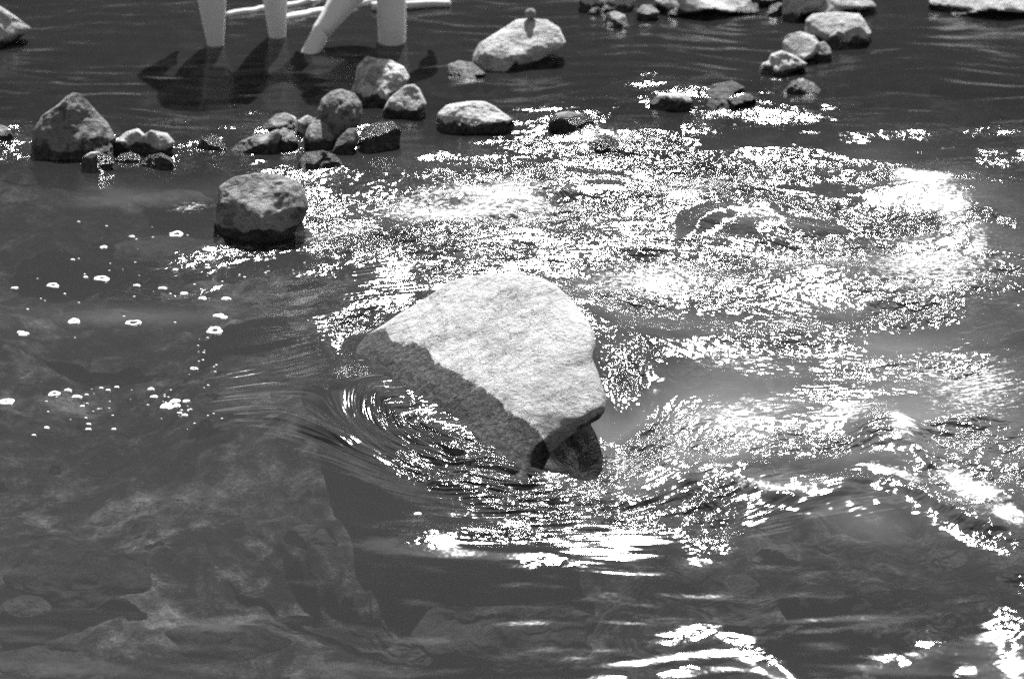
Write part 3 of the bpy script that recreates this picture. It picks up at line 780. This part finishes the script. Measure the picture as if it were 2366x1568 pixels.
# ------------------------------------------------------------------ people wading
def person(label, hips, joints, lean_xy, zf, prof):
    """joints: for each leg (knee, ankle, toe); body as one skinned surface rooted at the pelvis"""
    V = []; E = []; R = []
    def add(p, r, parent=None):
        V.append(Vector(p)); R.append(r); i = len(V) - 1
        if parent is not None: E.append((parent, i))
        return i
    hip = Vector(hips); lx, ly = lean_xy
    pel = add(hip, (.135, .105))
    for k, (knee, ankle, toe) in enumerate(joints):
        s = -1 if k == 0 else 1
        kn, an, to = Vector(knee), Vector(ankle), Vector(toe)
        h0 = hip + Vector((s * .085, 0, -.06))
        a = add(h0, (.085, .09), pel)
        m = h0.lerp(kn, .5); b = add(m, (.072, .075), a)
        pr = prof[k]
        c = add(kn, (.053, .055), b)
        prev = c
        for (tt, rv) in pr:
            prev = add(kn.lerp(an, tt), (rv, rv * 1.04), prev)
        g_ = add(an, (pr[-1][1] * 1.05, pr[-1][1] * 1.2), prev)
        add(an + (an - to).normalized() * .035 + Vector((0, 0, -.02)), (.026, .026), g_)      # heel
        h_ = add(an.lerp(to, .5) + Vector((0, 0, -.01)), (.038, .028), g_)
        add(to, (.034, .016), h_)
    wa = add(hip + Vector((lx * .15, ly * .15, (.18) * zf)), (.12, .09), pel)
    ch = add(hip + Vector((lx * .5, ly * .5, (.42) * zf)), (.155, .11), wa)
    nk = add(hip + Vector((lx * .8, ly * .8, (.60) * zf)), (.055, .055), ch)
    hd0 = add(hip + Vector((lx * .9, ly * .9, (.68) * zf)), (.062, .065), nk)
    hd = add(hip + Vector((lx * 1.0, ly * 1.0, (.77) * zf)), (.078, .092), hd0)
    add(hip + Vector((lx * 1.0, ly * 1.0, (.85) * zf)), (.062, .072), hd)
    for s in (-1, 1):
        sh = add(hip + Vector((lx * .7 + s * .17, ly * .7, (.52) * zf)), (.05, .05), ch)
        el = add(hip + Vector((lx * .6 + s * .24, ly * .6 - .02, .24 * zf + (.26) - .3)), (.04, .04), sh)
        wr = add(hip + Vector((lx * .6 + s * .22, ly * .6 - .12, .24 * zf + (.04) - .3)), (.027, .03), el)
        pa = add(hip + Vector((lx * .6 + s * .22, ly * .6 - .15, .24 * zf + (-.04) - .3)), (.018, .038), wr)
        for q in range(4):
            f0 = add(hip + Vector((lx * .6 + s * .22, ly * .6 - .175 + q * .021, .24 * zf + (-.09) - .3)), (.009, .009), pa)
            add(hip + Vector((lx * .6 + s * .205, ly * .6 - .175 + q * .021, .24 * zf + (-.14 + .008 * abs(q - 1.5) - .3))), (.008, .008), f0)
        th = add(hip + Vector((lx * .6 + s * .205, ly * .6 - .20, .24 * zf + (-.05) - .3)), (.010, .010), pa)
        add(hip + Vector((lx * .6 + s * .20, ly * .6 - .21, .24 * zf + (-.085) - .3)), (.009, .009), th)
    me = bpy.data.meshes.new('body'); me.from_pydata([v_ - hip for v_ in V], E, []); me.update()
    tmp = bpy.data.objects.new('tmp', me); COL.objects.link(tmp)
    sk = tmp.modifiers.new('skin', 'SKIN'); sb = tmp.modifiers.new('sub', 'SUBSURF'); sb.levels = 2; sb.render_levels = 2
    ld = me.skin_vertices[0].data
    for i, r in enumerate(R): ld[i].radius = r
    ld[0].use_root = True
    dg = bpy.context.evaluated_depsgraph_get()
    m2 = bpy.data.meshes.new_from_object(tmp.evaluated_get(dg)); m2.name = 'body'
    bpy.data.objects.remove(tmp)
    m2.materials.clear(); m2.materials.append(M_SKIN)
    for p_ in m2.polygons: p_.use_smooth = True
    root = bpy.data.objects.new('person', None); COL.objects.link(root); root.location = hip
    tag(root, label, 'person')
    body = bpy.data.objects.new('body', m2); COL.objects.link(body); body.parent = root
    # shorts: a grown shell of hips and upper thighs
    bm = bmesh.new(); bm.from_mesh(m2); bm.normal_update()
    kill = [v_ for v_ in bm.verts if not (-.26 < v_.co.z < .08 and abs(v_.co.x) < .2)]
    for v_ in bm.verts: v_.co += v_.normal * .012
    bmesh.ops.delete(bm, geom=kill, context='VERTS')
    m3 = bpy.data.meshes.new('shorts'); bm.to_mesh(m3); bm.free(); m3.materials.clear(); m3.materials.append(M_CLOTH)
    so = bpy.data.objects.new('shorts', m3); COL.objects.link(so); so.parent = root
    bm = bmesh.new(); bm.from_mesh(m2); bm.normal_update()
    hz = .77 * zf
    kill = [v_ for v_ in bm.verts if not (v_.co.z > hz + .01 and (v_.co.y > ly + .02 or v_.co.z > hz + .06) and abs(v_.co.x - lx) < .13)]
    for v_ in bm.verts: v_.co += v_.normal * .014
    bmesh.ops.delete(bm, geom=kill, context='VERTS')
    m4 = bpy.data.meshes.new('hair'); bm.to_mesh(m4); bm.free(); m4.materials.clear(); m4.materials.append(M_HAIR)
    ho = bpy.data.objects.new('hair', m4); COL.objects.link(ho); ho.parent = root
    return root

def pt(px, py, z): return tuple(at(px, py, z))
def pty(px, py, y):
    d = ray(px, py); t = y / d[1]; return tuple(EYE + d * t)

l1 = at(492, 104); l2 = at(637, 84)
fl = -.21
person('left wading person seen only from the shins down, both bare legs straight in the water', ((l1[0] + l2[0]) / 2 + .02, 6.72, .84),
       [((l1[0] + .0, l1[1] + .02, .40), (l1[0] + .012, l1[1] + .0, fl + .07), (l1[0] - .03, l1[1] - .16, fl)),
        ((l2[0] + .0, l2[1] + .02, .42), (l2[0] + .008, l2[1] + .0, fl + .07), (l2[0] + .02, l2[1] - .16, fl))], (.02, .60), .5, [[(.25, .058), (.44, .052), (.6, .041), (.76, .028), (.9, .027)], [(.25, .056), (.44, .050), (.6, .041), (.76, .031), (.9, .029)]])
l3 = at(705, 120, .0); l4 = at(905, 98)
k3 = pty(880, -118, 6.72)
person('right wading person, shins only, one leg straight and one lifted in a long step', (l4[0] - .04, 6.74, .85),
       [(k3, (l3[0] + .035, l3[1] + .03, .035), (l3[0] - .03, l3[1] - .06, -.10)),
        ((l4[0] + .005, l4[1] + .02, .42), (l4[0], l4[1], fl + .07), (l4[0] + .03, l4[1] - .16, fl))], (.02, .60), .5, [[(.2, .068), (.42, .064), (.6, .052), (.78, .038), (.92, .034)], [(.25, .054), (.5, .054), (.72, .052), (.85, .046), (.95, .042)]])

# ------------------------------------------------------------------ foam rings and flecks drifting on the left
def ring_mesh(name, pieces, closed_holes=True):
    """pieces: (x, y, z, outer rx, ry, hole share, turn)"""
    V = []; F = []
    for (x, y, z, rx, ry, hole, ang, sd) in pieces:
        rr = random.Random(sd); n = 22 if rx > .008 else 16; wa = .07 if rx > .008 else .03
        ca, sa = math.cos(ang), math.sin(ang); base = len(V)
        p1, p2, p3 = rr.uniform(0, 6), rr.uniform(0, 6), rr.uniform(0, 6)
        wob = [1 + wa * 1.6 * math.sin(2 * 2 * math.pi * k / n + p1) + wa * 1.3 * math.sin(3 * 2 * math.pi * k / n + p2) + wa * .8 * math.sin(5 * 2 * math.pi * k / n + p3) for k in range(n)]
        prof = [(1.0, -.001), (.93, .0010), ((1 + hole) / 2, .0018), (hole + .04, .0010), (hole, -.001)] if hole > 0 else [(1.0, -.001), (.85, .0010), (.5, .0016), (.02, .0018)]
        for (s, h) in prof:
            for k in range(n):
                th = 2 * math.pi * k / n; q = s * wob[k]
                u, w_ = q * rx * math.cos(th), q * ry * math.sin(th)
                V.append((x + u * ca - w_ * sa, y + u * sa + w_ * ca, z + h))
        for i in range(len(prof) - 1):
            for k in range(n):
                F.append((base + i * n + k, base + i * n + (k + 1) % n, base + (i + 1) * n + (k + 1) % n, base + (i + 1) * n + k))
    c = np.mean(np.array(V), 0)
    o = mesh_obj(name, np.array(V) - c, F, M_FOAM); o.location = c
    return o
RINGS = [
 ('foam ring drifting nearest the boulder with the shining crown', [(408, 543, 17, .45)], ),
 ('foam ring with an open middle drifting above the large boulder', [(932, 617, 22, .5)], ),
 ('bright ring of foam near the left edge of the upper pool', [(122, 659, 14, .35)], ),
 ('squarish foam patch drifting right of the bright upper left ring', [(235, 643, 17, .3)], ),
 ('solid oval foam fleck right of the open foam ring', [(485, 580, 15, 0)], ),
 ('foam ring on the pale streak in the left pool', [(308, 747, 17, .5)], ),
 ('thin foam patch at the middle of the pale streak', [(171, 743, 15, .2)], ),
 ('pair of touching foam flecks near the left edge', [(48, 768, 9, 0), (55, 773, 11, .2)], ),
 ('slanting foam ring left of the mossy hump', [(496, 763, 20, .4)], ),
 ('two small foam flecks just above the slanting ring', [(505, 729, 12, .2), (517, 733, 9, 0)], ),
 ('small round foam ring above the mossy sunken rock', [(448, 852, 9, .4)], ),
 ('foam ring in the lower row of drifting flecks', [(125, 910, 14, .35)], ),
 ('wide foam fleck cut by the left edge', [(14, 928, 18, .15)], ),
 ('cluster of three joined foam blobs left of the mossy hump', [(386, 939, 16, 0), (404, 928, 12, .25), (408, 938, 10, 0)], ),
]
rg = random.Random(4)
for (lab, bl) in [(r[0], r[1]) for r in RINGS]:
    pcs = []
    for (cx, cy, r, hole) in bl:
        p = at(cx, cy); m = np.linalg.norm(p - EYE) / FPX
        pcs.append((p[0], p[1], water_h(cx, cy) + .001, r * m, r * m * .85, hole, rg.uniform(-.3, .3), int(cx)))
    o = ring_mesh('foam_ring', pcs); tag(o, lab, 'foam ring', 'foam rings drifting on the left pool')
pcs = []
def fleck(cx, cy, r):
    p = at(cx, cy); m = np.linalg.norm(p - EYE) / FPX
    pcs.append((p[0], p[1], water_h(cx, cy) + .001, r * m, r * m * .7, 0, rg.uniform(-.3, .3), rg.randint(0, 9999)))
for (cx, cy, r) in [(305, 548, 7), (240, 571, 9), (168, 600, 5), (316, 659, 8), (376, 666, 10), (425, 678, 10), (468, 688, 11), (522, 690, 11), (405, 621, 7), (480, 618, 7), (518, 615, 6),
                    (349, 901, 9), (356, 918, 9), (430, 928, 9), (427, 960, 8), (415, 955, 6), (108, 989, 7), (78, 1005, 5), (204, 994, 7), (263, 994, 6), (190, 940, 6), (178, 917, 11),
                    (157, 902, 9), (205, 982, 6), (234, 898, 5), (200, 913, 5), (270, 896, 6), (250, 903, 6), (992, 621, 10), (965, 1189, 9), (198, 640, 6), (34, 665, 8)]:
    fleck(cx, cy, r)
for _ in range(110):
    c = rg.choice([(430, 940, 60, 40), (200, 930, 120, 40), (430, 650, 160, 40), (120, 690, 100, 50), (470, 830, 40, 50), (250, 560, 160, 30), (600, 620, 160, 20)])
    fleck(rg.gauss(c[0], c[2] * .7), rg.gauss(c[1], c[3] * .7), rg.uniform(1.5, 3.6))
fl_o = ring_mesh('foam_flecks', pcs); tag(fl_o, 'scattered tiny white foam flecks drifting on the dark left pool', 'foam', kind='stuff')
